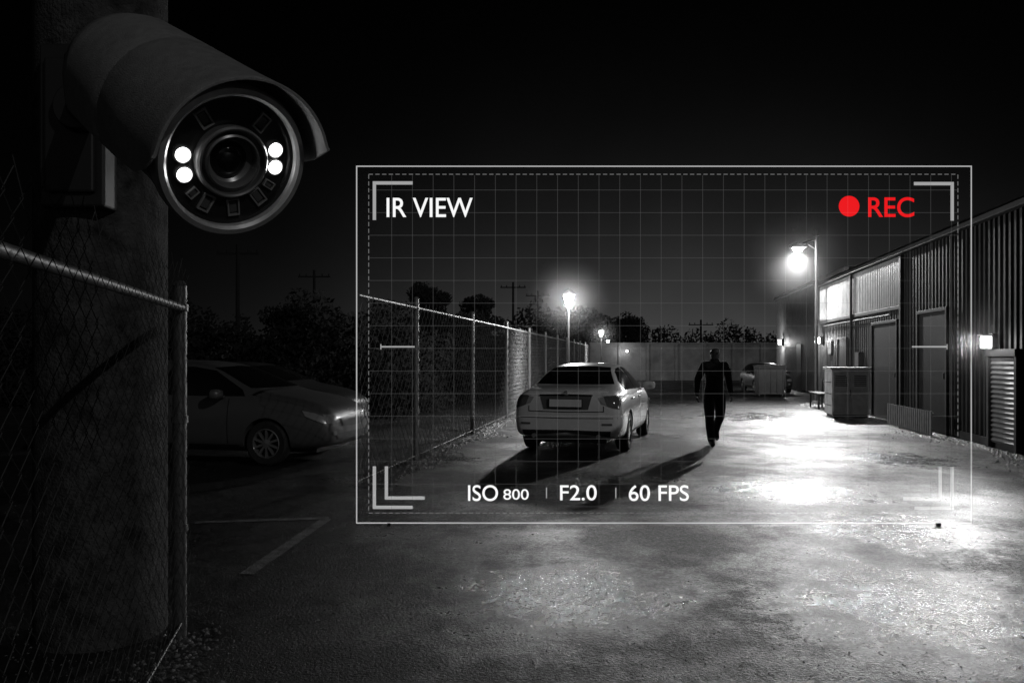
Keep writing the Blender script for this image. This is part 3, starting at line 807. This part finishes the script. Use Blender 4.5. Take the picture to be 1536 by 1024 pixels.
for y in (-.6,.6):
    b.box(-.2,-.15,y-.03,y+.03,0,.44); b.box(.15,.2,y-.03,y+.03,0,.85); b.box(-.2,.2,y-.03,y+.03,.40,.44)
for k in range(2): b.box(.2,.23,-.75,.75,.58+k*.14,.68+k*.14)
b.obj('slats_and_legs',[M_trim],R)
R=root('low_slat_fence',(8.45,17.0,0),-math.atan(.164)); b=MB()
for k in range(22): b.box(-.012,.012,-1.4+k*.13,-1.4+k*.13+.09,.03,.50)
for z in (.12,.42): b.box(.012,.045,-1.42,1.45,z,z+.05)
b.obj('slats',[mat('weathered_slats',.12,.7,0,8,.4)],R)
random.seed(5); V=[];F=[]
def stone(x,y,s):
    k=len(V); 
    pts=[Vector((math.cos(a)*s*random.uniform(.6,1),math.sin(a)*s*random.uniform(.6,1),0)) for a in (0,1.26,2.51,3.77,5.03)]
    for p in pts: V.append((x+p.x,y+p.y,0))
    V.append((x+random.uniform(-.3,.3)*s,y+random.uniform(-.3,.3)*s,s*random.uniform(.35,.8)))
    for i in range(5): F.append((k+i,k+(i+1)%5,k+5))
for _ in range(2600):
    t=random.random()**1.5; zc=9.6+t*22; x=-1.82+.161*(zc-9.55)+random.gauss(.12,.16)*(1+math.sin(zc*1.7)*.5); stone(x,zc,random.uniform(.01,.04))
for _ in range(3200):
    zc=8+random.random()*19; x=6.084+.164*zc-abs(random.gauss(0,.28))*(1+.6*math.sin(zc*1.3))-.05; stone(x,zc,random.uniform(.01,.04))
for _ in range(900):
    zc=1+random.random()*3.6; x=-1.02-.2219*(zc-.85)+random.gauss(0,.12); stone(x,zc,random.uniform(.006,.022))
for _ in range(9000):   # loose chippings across the yard
    zc=3+18*random.random()**1.6; x=random.uniform(-.64,.66)*zc; stone(x,zc,random.uniform(.003,.010))
mesh_obj('gravel',V,F,mat('gravel_stone',.12,.45,0,20,.3))

# ---------------- viewfinder overlay ----------------
def viewfinder_panel():
    D=7.4; s=D/1195.0
    R=root('viewfinder_panel',(1.412,D,1.685))   # viewfinder overlay built as an added upright sheet, origin at its centre
    cx,cy=996,516.5
    def P(x,y): return ((x-cx)*s,(cy-y)*s)
    # luminous graphics printed on a clear sheet: partly transparent, so they cast only faint shadows
    M_w=emis('display_white',1,3.2,.30); M_g=emis('display_grey',1,1.25,.28); M_b=emis('display_border',1,1.2,.36)
    M_grid=emis('display_grid',.14,1,.26); M_d=emis('display_dash',1,.42,.35); M_red=emis('display_red',(1,.006,.010),2.6,.32)
    def rect(b,x0,y0,x1,y1,yo=0,th=.002):
        a=P(x0,y0); c=P(x1,y1); x0,x1=min(a[0],c[0]),max(a[0],c[0]); z0,z1=min(a[1],c[1]),max(a[1],c[1])
        b.add([(x0,yo,z0),(x1,yo,z0),(x1,yo,z1),(x0,yo,z1)],[(0,1,2,3)])
    b=MB(); rect(b,534,248.6,1458,250.4); rect(b,534,783.1,1458,784.9); rect(b,534,250.4,535.8,783.1); rect(b,1456.2,250.4,1458,783.1); b.obj('frame',[M_b],R)
    b=MB()
    def dash(x0,y0,x1,y1):
        Ln=math.hypot(x1-x0,y1-y0); n=int(Ln/10)
        for i in range(n):
            t0=i/n; t1=(i+.62)/n
            ax,ay=x0+(x1-x0)*t0,y0+(y1-y0)*t0; bx,by=x0+(x1-x0)*t1,y0+(y1-y0)*t1
            if x0==x1: rect(b,ax-.6,ay,ax+.6,by)
            else: rect(b,ax,ay-.6,bx,ay+.6)
    dash(553,261.5,1437,261.5); dash(553,769,1437,769); dash(553,262,553,769); dash(1437,262,1437,769)
    b.obj('dashed_border',[M_d],R)
    b=MB()
    x=587.5
    while x<1436: rect(b,x-.4,263,x+.4,768,-.002); x+=31.1
    y=285.0
    b2=MB()
    while y<768: rect(b2,554,y-.4,1436,y+.4,.003); y+=33.9
    b.obj('grid_vertical',[M_grid],R); b2.obj('grid_horizontal',[M_grid],R)
    b=MB()
    t=5
    rect(b,559,272,619,272+t); rect(b,559,272+t,559+t,330)
    rect(b,1371,273,1431,273+t); rect(b,1426,273+t,1431,331)
    rect(b,559,758,619,763); rect(b,559,699,564,758); rect(b,577,744,637,749); rect(b,577,699,582,744)
    rect(b,1372,759,1431,764); rect(b,1426,700,1431,759); rect(b,1355,745,1413,750); rect(b,1408,700,1413,745)
    rect(b,572,518.8,622,521); rect(b,1368,518.8,1420,521); rect(b,570.5,516,572,524); rect(b,1420,516,1421.5,524)
    rect(b,819,731,820.5,747); rect(b,923,731,924.5,747)
    b.obj('corner_marks',[M_g],R)
    def text(tx,x0,y0,x1,y1,m,name,wt=.012):
        cu=bpy.data.curves.new(name,'FONT'); cu.body=tx; cu.offset=wt; cu.size=1
        o=bpy.data.objects.new(name,cu); COL.objects.link(o)
        dg=bpy.context.evaluated_depsgraph_get(); dg.update()
        me=bpy.data.meshes.new_from_object(o.evaluated_get(dg)); bpy.data.objects.remove(o)
        xs=[v.co.x for v in me.vertices]; ys=[v.co.y for v in me.vertices]
        a=P(x0,y1); c=P(x1,y0)
        for v in me.vertices:
            u=(v.co.x-min(xs))/(max(xs)-min(xs)); w=(v.co.y-min(ys))/(max(ys)-min(ys))
            v.co=Vector((a[0]+u*(c[0]-a[0]),-.006,a[1]+w*(c[1]-a[1])))
        me.materials.clear(); me.materials.append(m)
        o=bpy.data.objects.new(name,me); COL.objects.link(o); o.parent=R
    text('IR VIEW',580,297,709,326,M_w,'text_ir_view',.006)
    text('REC',1302,296,1371,326,M_red,'text_rec',.010)
    text('ISO',702,727,747,751,M_w,'text_iso',.006); text('800',755,733,793,749,M_w,'text_800',.006)
    text('F2.0',840,727,895,750,M_w,'text_aperture',.006); text('60 FPS',943,727,1033,751,M_w,'text_fps',.006)
    c=P(1273.5,309.5); V=[(c[0]+15.5*s*math.cos(k*math.pi/24),-.004,c[1]+15.5*s*math.sin(k*math.pi/24)) for k in range(48)]
    mesh_obj('record_dot',V,[tuple(range(48))],M_red,R)
    m=bpy.data.materials.new('clear_pane'); m.use_nodes=True; nt=m.node_tree; nt.nodes.clear()
    o=nt.nodes.new('ShaderNodeOutputMaterial'); mx=nt.nodes.new('ShaderNodeMixShader'); tr=nt.nodes.new('ShaderNodeBsdfTransparent'); gl=nt.nodes.new('ShaderNodeBsdfGlossy')
    tr.inputs[0].default_value=(.97,.97,.97,1); gl.inputs['Roughness'].default_value=.02; mx.inputs[0].default_value=.01
    nt.links.new(tr.outputs[0],mx.inputs[1]); nt.links.new(gl.outputs[0],mx.inputs[2]); nt.links.new(mx.outputs[0],o.inputs[0])
    a=P(535,784); c=P(1457,249.5)
    mesh_obj('pane',[(a[0],.008,a[1]),(c[0],.008,a[1]),(c[0],.008,c[1]),(a[0],.008,c[1])],[(0,1,2,3)],m,R)
    b=MB()
    for x in (a[0]+.3,c[0]-.3): b.box(x-.015,x+.015,-.01,.03,-1.685,a[1])
    b.obj('feet',[M_black],R)  # supports added under the overlay sheet
viewfinder_panel()
